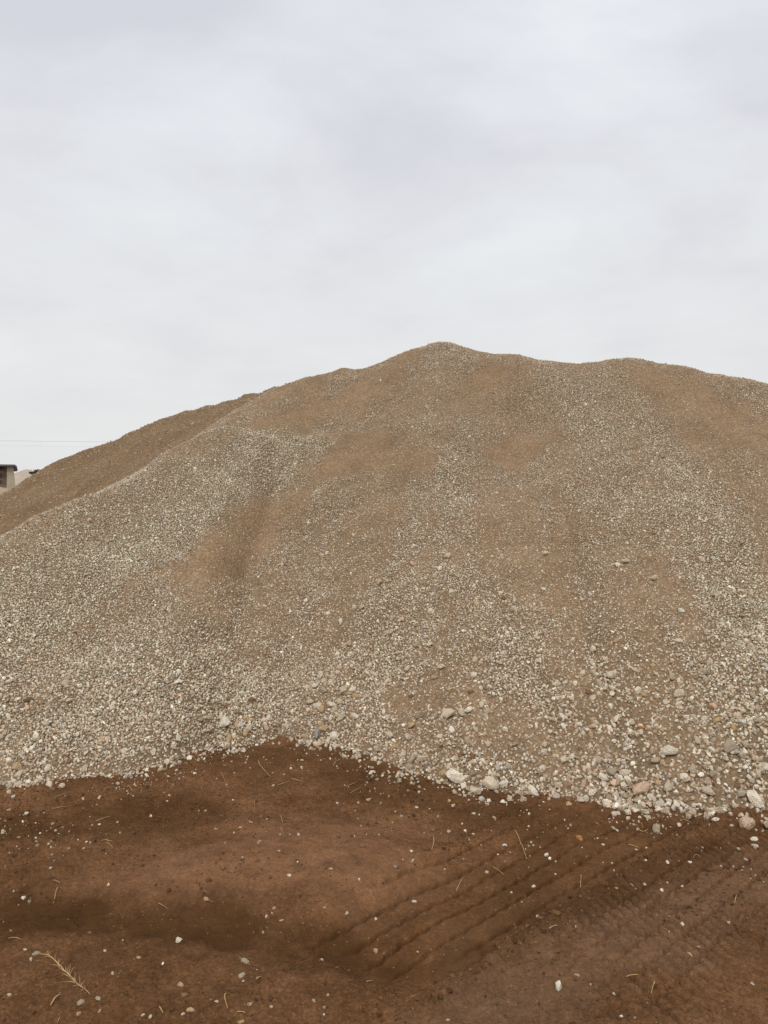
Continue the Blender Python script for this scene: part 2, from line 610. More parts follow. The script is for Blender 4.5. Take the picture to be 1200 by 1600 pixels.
crest = [pt(*p) for p in [(1700, 770, 6.6), (1500, 697, 7.0), (1350, 648, 7.4), (1200, 606, 7.7), (1100, 585, 8.0), (1030, 576, 8.2), (970, 563, 8.35),
                          (925, 572, 8.5), (885, 584, 8.65), (850, 566, 8.85), (800, 559, 9.0), (765, 556, 9.1), (735, 550, 9.2), (695, 543, 9.3), (660, 552, 9.3), (615, 569, 9.35), (580, 580, 9.4),
                          (540, 571, 9.7), (500, 585, 9.6), (440, 622, 9.1), (340, 705, 8.2), (200, 775, 6.9), (0, 860, 5.8), (-200, 950, 5.1), (-500, 1070, 4.6)]]
F = Field(-8.0, 9.0, 2.4, 17.0, 0.035)
F.cones(densify(crest), 0.65, 0)
F.blur(10)
lobe = [pt(*p_) for p_ in [(500, 712, 7.75), (470, 692, 7.70), (430, 678, 7.66), (390, 671, 7.66), (350, 672, 7.62), (300, 692, 7.45), (240, 728, 7.1), (150, 775, 6.5), (60, 822, 5.9)]]
F.cones(densify(lobe, 0.08), 0.66, 1, 0.05)
F.blur(7)
# loose fines have filled the crease beside the left shoulder
keep_h = F.h.copy()
F.blur(170)
fill = np.maximum(F.h, keep_h)
mk = np.zeros_like(fill)
for p_, sx_, sy_ in (((440, 745), 0.45, 0.45), ((400, 800), 0.55, 0.6), ((340, 890), 0.6, 0.6), ((330, 1000), 0.6, 0.5)):
    F.h = keep_h
    q_ = F.hit(*p_)
    mk = np.maximum(mk, np.exp(-(((F.X - q_[0]) / sx_) ** 2 + ((F.Y - q_[1]) / sy_) ** 2)))
F.h = keep_h + 1.25 * (fill - keep_h) * smooth(0.05, 0.6, mk)
F.blur(2)
# the dumped load on the left shoulder, the shelf scraped out beside it, lobes and gullies
BUMPS = [((560, 700), -0.05, 0.40, 0.20), ((410, 800), 0.07, 0.30, 0.45), ((350, 890), 0.06, 0.35, 0.5), ((560, 745), 0.05, 0.5, 0.25), ((500, 655), -0.06, 0.5, 0.3), ((820, 700), -0.04, 0.18, 0.16),
         ((770, 588), -0.06, 0.30, 0.25), ((640, 680), 0.05, 0.4, 0.2), ((180, 1000), 0.07, 0.6, 0.9), ((760, 1000), 0.05, 0.5, 1.2), ((1120, 1000), 0.06, 0.4, 1.0)]
for (p, amp, sx, sy) in BUMPS:
    hp = F.hit(*p)
    if hp is not None:
        F.h += amp * np.exp(-((F.X - hp[0]) / sx) ** 2 - ((F.Y - hp[1]) / sy) ** 2)
F.h += 0.060 * NZ[2].fbm(F.X, F.Y, 0.9, 4) + 0.055 * NZ[3].fbm(F.X * 1.5 - 0.1 * F.Y, F.Y * 0.35, 1.1, 4) + 0.012 * NZ[4].fbm(F.X, F.Y, 6, 3)
# the foot of the heap: where it meets the yard
TOE = np.array([flat_at(*p_) for p_ in [(-300, 1310), (0, 1262), (110, 1241), (200, 1210), (330, 1160), (440, 1148), (520, 1165), (600, 1192), (680, 1222), (760, 1247), (900, 1250), (1010, 1246), (1100, 1264), (1200, 1284), (1500, 1310)]])
ty = np.interp(F.X + 0.10 * NZ[5].fbm(F.X, F.Y, 2.0, 4), TOE[:, 0], TOE[:, 1]) + 0.13 * NZ[4].fbm(F.X, F.Y * 0.3, 2.2, 4, 0.6) + 0.02
cap = 0.66 * (F.Y - ty) + 0.07 * NZ[6].fbm(F.X, F.Y, 3.0, 5, 0.6)
F.h = -0.07 * np.log(np.exp(-F.h / 0.07) + np.exp(-np.minimum(cap, 20) / 0.07))
# the toe runs out flatter
F.h += 0.03

pile = empty('gravel_pile', (0.4, 8.9, 0.0))
tag(pile, 'tall heap of crushed grey and tan gravel filling the middle of the view', 'gravel pile')
PI_ = Matrix.Translation(pile.location).inverted()


def under(o, parent):
    o.parent = parent
    o.matrix_parent_inverse = Matrix.Translation(parent.location).inverted()
    return o


# zones of the slope: brown fines showing (few, small stones) and greyer gravel
BROWN = [([(660, 735), (600, 722), (500, 722), (460, 745), (430, 775)], 0.17, 0.62), ([(430, 775), (395, 815), (335, 868), (300, 890)], 0.23, 0.60), ([(415, 662), (470, 670), (560, 688), (640, 690)], 0.14, 0.45), ([(470, 655), (540, 625), (600, 590), (640, 565)], 0.20, 0.42), ([(380, 640), (450, 605), (540, 576)], 0.22, 0.30), ([(320, 705), (370, 678), (385, 670)], 0.09, 0.5),
         ([(780, 580), (765, 592), (715, 640)], 0.18, 0.40), ([(775, 586), (760, 598)], 0.18, 0.6), ([(835, 690), (805, 715)], 0.17, 0.55), ([(800, 770), (790, 850), (850, 930)], 0.26, 0.25), ([(880, 870), (940, 960), (1000, 1030), (1060, 1110)], 0.32, 0.30), ([(1000, 900), (1080, 1000)], 0.22, 0.25),
         ([(690, 1080), (770, 1140), (840, 1165)], 0.15, 0.35), ([(600, 1100), (640, 1150)], 0.13, 0.25), ([(1060, 600), (1130, 645), (1200, 700)], 0.40, 0.25), ([(640, 880), (700, 870)], 0.15, 0.2), ([(180, 830), (60, 880)], 0.12, 0.15), ([(40, 850), (0, 870)], 0.15, 0.15)]
GREY = [([(455, 692), (400, 700), (300, 780), (180, 870), (0, 965)], 0.42, 1.0), ([(250, 760), (100, 850), (0, 900)], 0.35, 0.6), ([(640, 680), (690, 760), (640, 880), (600, 1000)], 0.30, 0.5), ([(890, 600), (1000, 690), (1090, 800)], 0.40, 0.45), ([(1090, 800), (1150, 950), (1180, 1120)], 0.30, 0.7), ([(60, 1080), (300, 1090)], 0.5, 0.55)]
_HIT = {}


def zone(tab, x, y, f, jit):
    s = np.zeros_like(x)
    jx = jit * NZ[6].fbm(x, y, 1.8, 5, 0.6); jy = jit * NZ[7].fbm(x, y, 1.8, 5, 0.6)
    for k, (pl, wd, a) in enumerate(tab):
        key = (id(tab), k)
        if key not in _HIT:
            _HIT[key] = [q[:2] for q in (f.hit(*p) for p in pl) if q is not None]
        d = seg_dist(x + jx, y + jy, [tuple(q) for q in _HIT[key]])
        s = np.maximum(s, a * (1 - smooth(0.45 * wd, 1.35 * wd, d)))
    return s


def tone_at(x, y):
    b = zone(BROWN, x, y, F, 0.20) + 0.50 * NZ[8].fbm(x * 2.3 - 0.25 * y, y * 0.5, 1.4, 5, 0.62) + 0.22 * NZ[9].fbm(x, y * 0.7, 9, 3, 0.6)
    g = zone(GREY, x, y, F, 0.12)
    return np.clip(0.42 + b - 0.50 * g, 0, 1)


pme, pv = F.mesh('pile_surface')
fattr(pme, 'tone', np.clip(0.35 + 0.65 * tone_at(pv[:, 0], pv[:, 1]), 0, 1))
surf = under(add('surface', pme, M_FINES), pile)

# the browner pile behind the left shoulder
spur_pts = [pt(*p) for p in [(700, 640, 10.6), (560, 598, 10.9), (440, 603, 11.2), (340, 629, 11.6), (240, 663, 11.9), (150, 698, 12.1), (122, 712, 12.2), (100, 729, 12.25), (50, 772, 12.4), (0, 810, 12.5), (-150, 870, 12.8)]]
S = Field(-13, 3.0, 5.0, 19.0, 0.06)
S.cones(densify(spur_pts, 0.3), 0.66, 5, 0.12)
S.blur(3)
S.h += 0.05 * NZ[4].fbm(S.X, S.Y, 0.8, 4) + 0.03 * NZ[5].fbm(S.X, S.Y, 2.5, 4)
spur = empty('gravel_pile', (-4.0, 11.8, 0.0))
tag(spur, 'darker brown gravel bank behind the left shoulder of the big heap', 'gravel pile')
sme, sv = S.mesh('spur_surface')
fattr(sme, 'tone', np.clip(0.7 + 0.8 * NZ[1].fbm(sv[:, 0], sv[:, 1], 1.2, 4), 0, 1))
under(add('surface', sme, M_SPUR), spur)


# ------------------------------------------------------------------ gravel as instanced stones
def gravel_group(nvar):
    g = bpy.data.node_groups.new('gravel_scatter', 'GeometryNodeTree')
    g.interface.new_socket('Geometry', in_out='INPUT', socket_type='NodeSocketGeometry')
    g.interface.new_socket('Geometry', in_out='OUTPUT', socket_type='NodeSocketGeometry')
    gi = g.nodes.new('NodeGroupInput'); go = g.nodes.new('NodeGroupOutput')
    lk = g.links.new
    g2i = g.nodes.new('GeometryNodeGeometryToInstance')
    for k in range(nvar):
        ml = g.nodes.new('GeometryNodeMeshLine')
        ml.inputs['Count'].default_value = 15 + 2 * (k % 4)
        rv = g.nodes.new('FunctionNodeRandomValue'); rv.data_type = 'FLOAT_VECTOR'
        rv.inputs[0].default_value = (-1, -1, -1); rv.inputs[1].default_value = (1, 1, 1)
        rv.inputs['Seed'].default_value = 11 + k * 7
        nm = g.nodes.new('ShaderNodeVectorMath'); nm.operation = 'NORMALIZE'
        lk(rv.outputs[0], nm.inputs[0])
        mxv = g.nodes.new('ShaderNodeMix'); mxv.data_type = 'VECTOR'
        mxv.inputs[0].default_value = 0.82
        lk(rv.outputs[0], mxv.inputs[4]); lk(nm.outputs[0], mxv.inputs[5])
        sp = g.nodes.new('GeometryNodeSetPosition')
        lk(ml.outputs[0], sp.inputs[0]); lk(mxv.outputs[1], sp.inputs['Position'])
        ch = g.nodes.new('GeometryNodeConvexHull')
        lk(sp.outputs[0], ch.inputs[0])
        sm = g.nodes.new('GeometryNodeSetMaterial'); sm.inputs['Material'].default_value = M_GRAVEL
        lk(ch.outputs[0], sm.inputs[0])
        lk(sm.outputs[0], g2i.inputs[0])
    ip = g.nodes.new('GeometryNodeInstanceOnPoints')
    lk(gi.outputs[0], ip.inputs['Points'])
    lk(g2i.outputs[0], ip.inputs['Instance'])
    ip.inputs['Pick Instance'].default_value = True

    def named(nm_, typ):
        n = g.nodes.new('GeometryNodeInputNamedAttribute'); n.data_type = typ
        n.inputs['Name'].default_value = nm_
        return n.outputs[0]
    fi = g.nodes.new('FunctionNodeFloatToInt')
    lk(named('pick', 'FLOAT'), fi.inputs[0])
    lk(fi.outputs[0], ip.inputs['Instance Index'])
    e2r = g.nodes.new('FunctionNodeEulerToRotation')
    lk(named('rot', 'FLOAT_VECTOR'), e2r.inputs[0])
    lk(e2r.outputs[0], ip.inputs['Rotation'])
    lk(named('size', 'FLOAT_VECTOR'), ip.inputs['Scale'])
    lk(ip.outputs[0], go.inputs[0])
    return g


NVAR = 12
GG = gravel_group(NVAR)
PAL = np.array([srgb(*c) for c in [(198, 180, 160), (212, 197, 178), (182, 163, 142), (162, 143, 122), (224, 212, 196), (190, 179, 165), (172, 163, 153), (202, 174, 150), (188, 157, 134), (146, 126, 106), (236, 227, 213), (208, 190, 164)]])
PAL = PAL * np.array([0.955, 0.995, 0.965]) * 1.04
PW = np.array([.16, .15, .14, .11, .09, .08, .05, .06, .04, .06, .03, .03]); PW = PW / PW.sum()


def scatter(name, x, y, z, r, cols, parent=None):
    n = len(x)
    me = bpy.data.meshes.new(name)
    me.vertices.add(n)
    me.vertices.foreach_set('co', np.stack([x, y, z], -1).astype(np.float32).ravel())
    fattr(me, 'rot', rng.uniform(0, 6.283, (n, 3)), 'FLOAT_VECTOR')
    sz = r[:, None] * rng.uniform([0.9, 0.75, 0.6], [1.25, 1.05, 0.95], (n, 3))
    fattr(me, 'size', sz, 'FLOAT_VECTOR')
    fattr(me, 'pick', rng.integers(0, NVAR, n).astype(np.float32) + 0.1)
    fattr(me, 'tint', cols, 'FLOAT_COLOR')
    o = add(name, me, M_GRAVEL)
    md = o.modifiers.new('scatter', 'NODES')
    md.node_group = GG
    if parent is not None:
        under(o, parent)
    o['kind'] = 'stuff'
    return o


def stone_cols(n, brown, dark=1.0):
    c = PAL[rng.choice(len(PAL), n, p=PW)] * rng.uniform(0.76, 1.18, (n, 1))
    bc = np.array([0.32, 0.215, 0.135]) * rng.uniform(0.7, 1.3, (n, 1))
    k = np.clip(brown, 0, 1)[:, None]
    return (c * (1 - k) + bc * k) * dark


def jitter_points(x0, x1, y0, y1, cell):
    ax = np.arange(x0, x1, cell); ay = np.arange(y0, y1, cell)
    XX, YY = np.meshgrid(ax, ay)
    n = XX.size
    return XX.ravel() + rng.uniform(-.6, .6, n) * cell, YY.ravel() + rng.uniform(-.6, .6, n) * cell


def seen(f, x, y, lim):
    z = f.at(x, y)
    nrm = f.normal(x, y)
    v = np.stack([-x, -y, CAM_H - z], -1)
    v /= np.linalg.norm(v, axis=-1, keepdims=True)
    return (nrm * v).sum(-1) > lim


# main pile
x, y = jitter_points(-7.4, 7.4, 3.0, 10.6, 0.0108)
h = F.at(x, y)
keep = (np.abs(x) < 0.60 * y + 1.5) & (h > -0.12)
x, y, h = x[keep], y[keep], h[keep]
low = h < 0.12
gh = np.full(len(x), -1.0); gh[low] = ground_h(x[low], y[low])
keep = h > gh - 0.012
x, y, h = x[keep], y[keep], h[keep]
keep = seen(F, x, y, -0.02)
x, y, h = x[keep], y[keep], h[keep]
tn = tone_at(x, y)
toe = 1 - smooth(0.05, 0.9, h)
rightness = smooth(-0.3, 1.6, x)
p = np.clip(1.12 - 1.0 * tn ** 1.25, 0.09, 1) * (1 - 0.58 * toe * (0.05 + 0.95 * rightness))
p = np.where(h < 0.06, np.clip(p, 0.35, 0.6), p)
keep = rng.random(len(x)) < p
x, y, h, tn, toe, rightness = [a[keep] for a in (x, y, h, tn, toe, rightness)]
n = len(x)
r = 0.0062 * np.exp(rng.normal(0, 0.25, n)) * (1 - 0.15 * tn) * (1 + toe * (0.28 + 0.42 * rightness))
up = smooth(0.5, 2.2, h)
r = r * (1 - 0.12 * up)
gy_ = zone(GREY, x, y, F, 0.12)
r = np.where(rng.random(n) < 0.012 * (1 + 3 * toe * rightness), r * rng.uniform(1.5, 2.3, n), r)
r = np.minimum(r, 0.030)
sink = np.where(tn > 0.45, 0.15, -0.25) * r
scatter('gravel', x, y, h - sink + rng.uniform(-0.35, 0.65, n) * r, r, stone_cols(n, 0.08 + 0.40 * tn * rng.random(n) ** 2 + 0.1 * rng.random(n) + 0.30 * up * (0.3 + tn) * (1 - 0.8 * gy_)) * (1 + gy_[:, None] * np.array([0.01, 0.055, 0.04])), pile)
print('gravel', n)

# brown bank
x, y = jitter_points(-9.0, 0.5, 7.0, 13.2, 0.030)
h = S.at(x, y)
keep = (np.abs(x) < 0.62 * y + 0.5) & (h > F.at(x, y)) & (h > 0.02)
x, y, h = x[keep], y[keep], h[keep]
keep = seen(S, x, y, -0.03) & (rng.random(len(x)) < 0.62)
x, y, h = x[keep], y[keep], h[keep]
n = len(x)
scatter('gravel', x, y, h, 0.0105 * np.exp(rng.normal(0, 0.3, n)), stone_cols(n, 0.50 + 0.40 * rng.random(n), 0.78), spur)
print('spur gravel', n)

# crumbs of gravel that rolled out on to the dirt
x, y = jitter_points(-4.2, 4.4, 1.5, 5.3, 0.0145)
h = F.at(x, y)
out = np.clip(-h, 0, 3) / 0.45
p = 0.50 * np.exp(-(out / (0.20 + 0.22 * smooth(-0.9, -1.7, x))) ** 0.8) + 0.013 * np.exp(-out / 1.3)
p *= np.clip(0.75 + 1.9 * NZ[9].fbm(x, y, 3.0, 5, 0.65), 0.05, 2)
keep = (h < 0.12) & (rng.random(len(x)) < p) & (np.abs(x) < 0.62 * y + 1.5)
x, y, h, out = x[keep], y[keep], h[keep], out[keep]
keep = h < ground_h(x, y) + 0.01
x, y, h, out = x[keep], y[keep], h[keep], out[keep]
n = len(x)
r = 0.0062 * np.exp(rng.normal(0, 0.42, n)) * np.where(out < 0.25, 1.45 + 0.35 * smooth(0, 1.5, x), 0.72)
scatter('loose_gravel', x, y, ground_h(x, y) + 0.30 * r, np.minimum(r, 0.02), stone_cols(n, np.where(out < 0.3, 0.14, 0.28) * rng.random(n) * 2, 0.92))
lg = bpy.data.objects['loose_gravel']
tag(lg, 'small loose gravel crumbs rolled out from the toe of the heap across the dirt', 'gravel')
print('loose', n)


# crumbs of the dirt itself
x, y = jitter_points(-3.4, 3.6, 1.5, 4.9, 0.0135)
m_ = np.clip(0.35 + 1.5 * NZ[5].fbm(x, y, 1.6, 3) + 0.8 * NZ[2].fbm(x, y, 7, 3), 0.03, 1)
s_ = (x - TA[0]) * TU[0] + (y - TA[1]) * TU[1]; t_ = (x - TA[0]) * TV[0] + (y - TA[1]) * TV[1]
in_track = (s_ > 0) & (s_ < 1.6) & (t_ > -0.05) & (t_ < 0.42)
edge = (s_ > 0) & (s_ < 2.0) & (t_ > 0.42) & (t_ < 0.54)
m_ = np.where(in_track, 0.06 * m_, np.where(edge, 0.9, m_))
keep = (rng.random(len(x)) < 0.42 * m_) & (np.abs(x) < 0.6 * y + 1.3) & (F.at(x, y) < 0.02)
x, y, edge = x[keep], y[keep], edge[keep]
n = len(x)
r = 0.0031 * np.exp(rng.normal(0, 0.55, n)) * np.where(edge, 1.5, 1.0)
r = np.minimum(r, 0.013)
cc = np.array([0.135, 0.070, 0.032]) * rng.uniform(0.50, 1.20, (n, 1)) * (1 + rng.uniform(-0.08, 0.08, (n, 3)))
o = scatter('dirt_crumbs', x, y, ground_h(x, y) + 0.05 * r, r, cc)
tag(o, 'crumbs and small clods of the brown dirt strewn over the yard', 'dirt')

# ------------------------------------------------------------------ single stones
def rock_mesh(name, seed, npts=26, flat=0.72, detail=False):
    r = random.Random(seed)
    bm = bmesh.new()
    for _ in range(npts):
        v = Vector((r.gauss(0, 1), r.gauss(0, 1), r.gauss(0, 1))).normalized() * r.uniform(0.82, 1.05)
        bm.verts.new((v.x, v.y * r.uniform(0.74, 0.86), v.z * flat))
    res = bmesh.ops.convex_hull(bm, input=bm.verts)
    bmesh.ops.delete(bm, geom=[e for e in res['geom_interior'] if isinstance(e, bmesh.types.BMVert)], context='VERTS')
    if detail:
        bmesh.ops.bevel(bm, geom=list(bm.edges), offset=0.07, segments=1, affect='EDGES', profile=0.6)
        bmesh.ops.triangulate(bm, faces=bm.faces)
        bmesh.ops.subdivide_edges(bm, edges=[e for e in bm.edges if e.calc_length() > 0.28], cuts=1)
        bmesh.ops.triangulate(bm, faces=bm.faces)
        for v in bm.verts:
            v.co *= 1 + r.uniform(-0.035, 0.035)
    me = bpy.data.meshes.new(name)
    bm.to_mesh(me); bm.free()
    for p_ in me.polygons: p_.use_smooth = False
    me.materials.append(M_STONE)
    return me


ROCKS = [rock_mesh('rock', 40 + i, 22 + (i % 4) * 4, 0.60 + 0.06 * (i % 5)) for i in range(10)]
HERO = [rock_mesh('hero_rock', 90 + i, 20 + 3 * (i % 3), 0.66 + 0.05 * (i % 4), True) for i in range(8)]

SCOL = {'white': (232, 220, 198), 'pale': (212, 195, 170), 'tan': (198, 168, 128), 'grey': (180, 164, 140), 'blue': (158, 154, 148), 'brown': (140, 110, 80), 'pink': (204, 176, 150), 'dark': (98, 76, 56), 'orange': (190, 138, 86)}


def stone(name, me, pos, rad, colname, stretch=1.0, rz=None, parent=None, sink=0.25, nrm=None):
    o = bpy.data.objects.new(name, me)
    COL.objects.link(o)
    rz = random.uniform(0, 6.28) if rz is None else rz
    o.scale = (rad * max(1, stretch), rad, rad * random.uniform(0.85, 1.1))
    q = Matrix.Rotation(rz, 4, 'Z') @ Matrix.Rotation(random.uniform(-0.35, 0.35), 4, 'X')
    if nrm is not None:
        q = Vector(nrm).to_track_quat('Z', 'Y').to_matrix().to_4x4() @ q
        up = Vector(nrm)
    else:
        up = Vector((0, 0, 1))
    o.rotation_euler = q.to_euler()
    p_ = Vector(pos) + up * rad * (0.62 - sink - 0.25)
    o.location = p_
    c = np.array(srgb(*SCOL[colname])) * random.uniform(0.95, 1.15)
    o.color = (float(c[0]), float(c[1]), float(c[2]), 1)
    if parent is not None:
        under(o, parent)
    return o


# stones lodged in the pile: parts of it (px, py, size in photo px, colour)
PST = [(352, 1132, 21, 'white'), (486, 1098, 11, 'pale'), (497, 1106, 13, 'white'), (518, 1103, 15, 'white'), (503, 1111, 13, 'tan'), (492, 1074, 11, 'white'), (551, 1080, 11, 'white'), (537, 1081, 12, 'pale'), (545, 1087, 9, 'tan'), (532, 1100, 9, 'pale'),
       (523, 1152, 17, 'white'), (497, 1150, 15, 'blue'), (536, 1122, 16, 'pale'), (557, 1121, 10, 'white'), (701, 1118, 19, 'pale'), (722, 1116, 14, 'pale'), (732, 1112, 13, 'white'), (611, 1150, 14, 'pale'), (657, 1119, 13, 'grey'), (639, 1155, 13, 'pale'), (645, 1137, 12, 'tan'),
       (957, 1058, 18, 'pale'), (787, 1023, 10, 'pale'), (803, 955, 11, 'pale'), (741, 1058, 12, 'white'), (637, 1048, 12, 'pale'), (1062, 1087, 17, 'pale'), (1102, 1052, 14, 'grey'), (1003, 1142, 10, 'orange'), (918, 1143, 9, 'white'), (933, 1190, 15, 'grey'), (1048, 1176, 22, 'white'), (1037, 1182, 10, 'white'),
       (1025, 1192, 15, 'grey'), (1140, 1170, 22, 'grey'), (1165, 1168, 14, 'grey'), (1195, 1202, 18, 'white'), (942, 1219, 14, 'white'), (955, 1210, 15, 'grey'), (975, 1212, 16, 'pale'), (980, 1221, 14, 'white'), (1002, 1238, 26, 'pink'), (1018, 1250, 15, 'pale'), (1029, 1225, 14, 'tan'), (1044, 1234, 16, 'pale'), (1069, 1215, 15, 'white'), (1072, 1219, 14, 'pink'),
       (1107, 1240, 17, 'pale'), (1082, 1206, 15, 'grey'), (1178, 1253, 28, 'white'), (1158, 1243, 14, 'grey'), (1190, 1265, 14, 'pale'), (833, 1238, 17, 'white'), (873, 1230, 13, 'pale'), (880, 1190, 13, 'pale'), (925, 1240, 14, 'white'), (906, 1252, 13, 'pale'), (712, 1218, 29, 'white'), (694, 1213, 16, 'tan'), (702, 1203, 12, 'pale'), (724, 1230, 12, 'white'), (765, 1228, 25, 'pale'), (742, 1240, 18, 'pale'), (787, 1226, 13, 'white'), (775, 1214, 11, 'pale'),
       (645, 1190, 16, 'grey'), (641, 1203, 14, 'grey'), (630, 1183, 13, 'pale'), (659, 1187, 12, 'pale'), (586, 1189, 10, 'white'), (1061, 1005, 12, 'pale'), (1131, 1010, 12, 'pale'), (978, 880, 10, 'pale'), (1022, 905, 10, 'pale'), (852, 868, 10, 'pale'), (700, 872, 12, 'pale'), (1095, 875, 10, 'pale'), (965, 885, 9, 'white'), (803, 940, 9, 'pale'),
       (613, 990, 10, 'pale'), (690, 1043, 10, 'pale'), (672, 1010, 10, 'pale'), (193, 1176, 9, 'white'), (45, 1096, 12, 'brown'), (62, 1221, 11, 'white'), (30, 1214, 12, 'pale'), (26, 1203, 13, 'tan'), (96, 1230, 10, 'pale'), (75, 1206, 9, 'pale'), (1150, 1120, 12, 'pale'), (1175, 1090, 12, 'grey'), (1120, 1130, 13, 'tan'), (1090, 1160, 12, 'pale')]
cols_w = ['white', 'pale', 'pale', 'grey', 'tan', 'pink', 'pale', 'brown']
nman = len(PST)
rr = random.Random(21)
while len(PST) < 296:                       # the rest of the coarse stones, thickest along the right-hand toe
    px = 1200 * rr.random() ** 0.62
    v_ = rr.random() ** 1.35
    base = np.interp(px, [0, 200, 330, 440, 560, 650, 760, 900, 1100, 1200], [1240, 1205, 1162, 1148, 1180, 1208, 1243, 1260, 1278, 1285])
    py = base - 4 - v_ * (330 if px > 500 else 90)
    PST.append((px, py, rr.uniform(8.5, 13.5) * (1.12 - 0.3 * v_), rr.choice(cols_w)))
for i, (px, py, sz, c) in enumerate(PST):
    hp = F.hit(px, py)
    g0 = flat_at(px, py) if py > 900 else None
    if hp is None or (hp[2] < 0.0) or (g0 is not None and g0[1] < hp[1]):
        gp = ground_at(px, py)
        hp = gp
        nrm = (0, 0, 1)
    else:
        nrm = F.normal(np.array([hp[0]]), np.array([hp[1]]))[0]
    rad = sz * hp[1] / FPX / 2
    me = HERO[i % len(HERO)] if (sz >= 14 and i < nman) else ROCKS[i % len(ROCKS)]
    stone('stone', me, hp, rad * (1.14 if i < nman else 0.98), c, rr.uniform(1.0, 1.35), None, pile, -0.05 if i < nman else 0.15, nrm)

# stones lying loose on the dirt: things of their own
GST = [  # px, py, size, colour, own label
    (279, 1466, 15, 'white', 'bright white angular chip lying alone in the dark damp hollow'),
    (1026, 1292, 23, 'grey', 'fist-sized grey rock standing on the dirt just off the right-hand toe'),
    (1167, 1284, 32, 'pink', 'largest pinkish crusted rock at the toe by the right edge'),
    (905, 1312, 14, 'orange', 'orange-tan flat stone on the dirt below the toe, right of centre'),
    (383, 1498, 15, 'grey', 'upright grey-tan stone in the damp hollow, upper of a close pair'),
    (378, 1521, 13, 'grey', 'thin grey-tan stone, lower of a close pair at the hollow'),
    (126, 1564, 14, 'grey', 'smooth grey pebble just below the tip of the dry grass sprig'),
    (57, 1487, 12, 'grey', 'grey pebble at the curled upper end of the dry grass sprig'),
    (48, 1497, 9, 'pale', 'small pale pebble under the grey one at the upper end of the dry sprig'),
    (349, 1353, 14, 'brown', 'brown-grey stone, left one of the small cluster on the reddish hump'),
    (362, 1358, 14, 'brown', 'brown-grey stone, middle one of the small cluster on the reddish hump'),
    (375, 1347, 10, 'brown', 'brown-grey stone, right one of the small cluster on the reddish hump'),
    (322, 1404, 12, 'tan', 'tan blocky pebble at the lower edge of the reddish hump'),
    (282, 1536, 13, 'tan', 'tan wedge-shaped stone straight below the bright white chip'),
    (288, 1552, 12, 'brown', 'dull brown stone touching the underside of the tan wedge stone'),
    (298, 1575, 12, 'tan', 'dull tan stone near the bottom edge, right one of two'),
    (286, 1583, 9, 'pale', 'pale stone near the bottom edge, left one of two'),
    (423, 1557, 13, 'dark', 'dark brown crusted clod near the bottom edge, left of centre'),
    (1077, 1483, 18, 'tan', 'flat tan slab pressed into the cracked crust at lower right'),
    (854, 1334, 10, 'white', 'white oval pebble beside the long curved straw right of centre'),
    (576, 1247, 11, 'tan', 'tan oval pebble alone on the dirt below the middle of the toe'),
    (617, 1353, 9, 'blue', 'blue-grey pebble sunk in the dirt above the tyre grooves'),
    (566, 1319, 12, 'brown', 'round brown clod on the reddish hump near the centre'),
    (452, 1366, 9, 'white', 'small white pebble beside a dark clod on the reddish hump'),
    (1179, 1308, 13, 'white', 'white oval stone by the right edge, upper of two'),
    (1180, 1319, 12, 'pale', 'pale stone by the right edge, lower of two'),
    (1061, 1286, 11, 'white', 'white pebble on the dirt right of the fist-sized grey rock'),
    (1066, 1452, 9, 'white', 'white pebble alone on the cracked crust at lower right'),
    (902, 1522, 10, 'grey', 'grey pebble alone on the pale crust near the bottom right'),
    (587, 1483, 12, 'tan', 'tan upright stone at the lower end of the tyre grooves'),
    (587, 1434, 8, 'white', 'white pebble between the first two tyre grooves'),
    (799, 1393, 7, 'white', 'bright white pebble in the lowest tyre groove'),
    (834, 1383, 8, 'white', 'white flake right of the bright pebble in the tyre grooves'),
    (647, 1407, 8, 'white', 'forked white flake between the middle tyre grooves'),
    (405, 1314, 11, 'tan', 'tan elongated pebble on the top of the reddish hump'),
    (643, 1328, 8, 'white', 'pale pebble above the tyre grooves, upper of two'),
    (645, 1342, 8, 'pale', 'pale pebble above the tyre grooves, lower of two'),
    (428, 1418, 9, 'tan', 'tan pebble at the top of the little group above the dark hollow'),
]
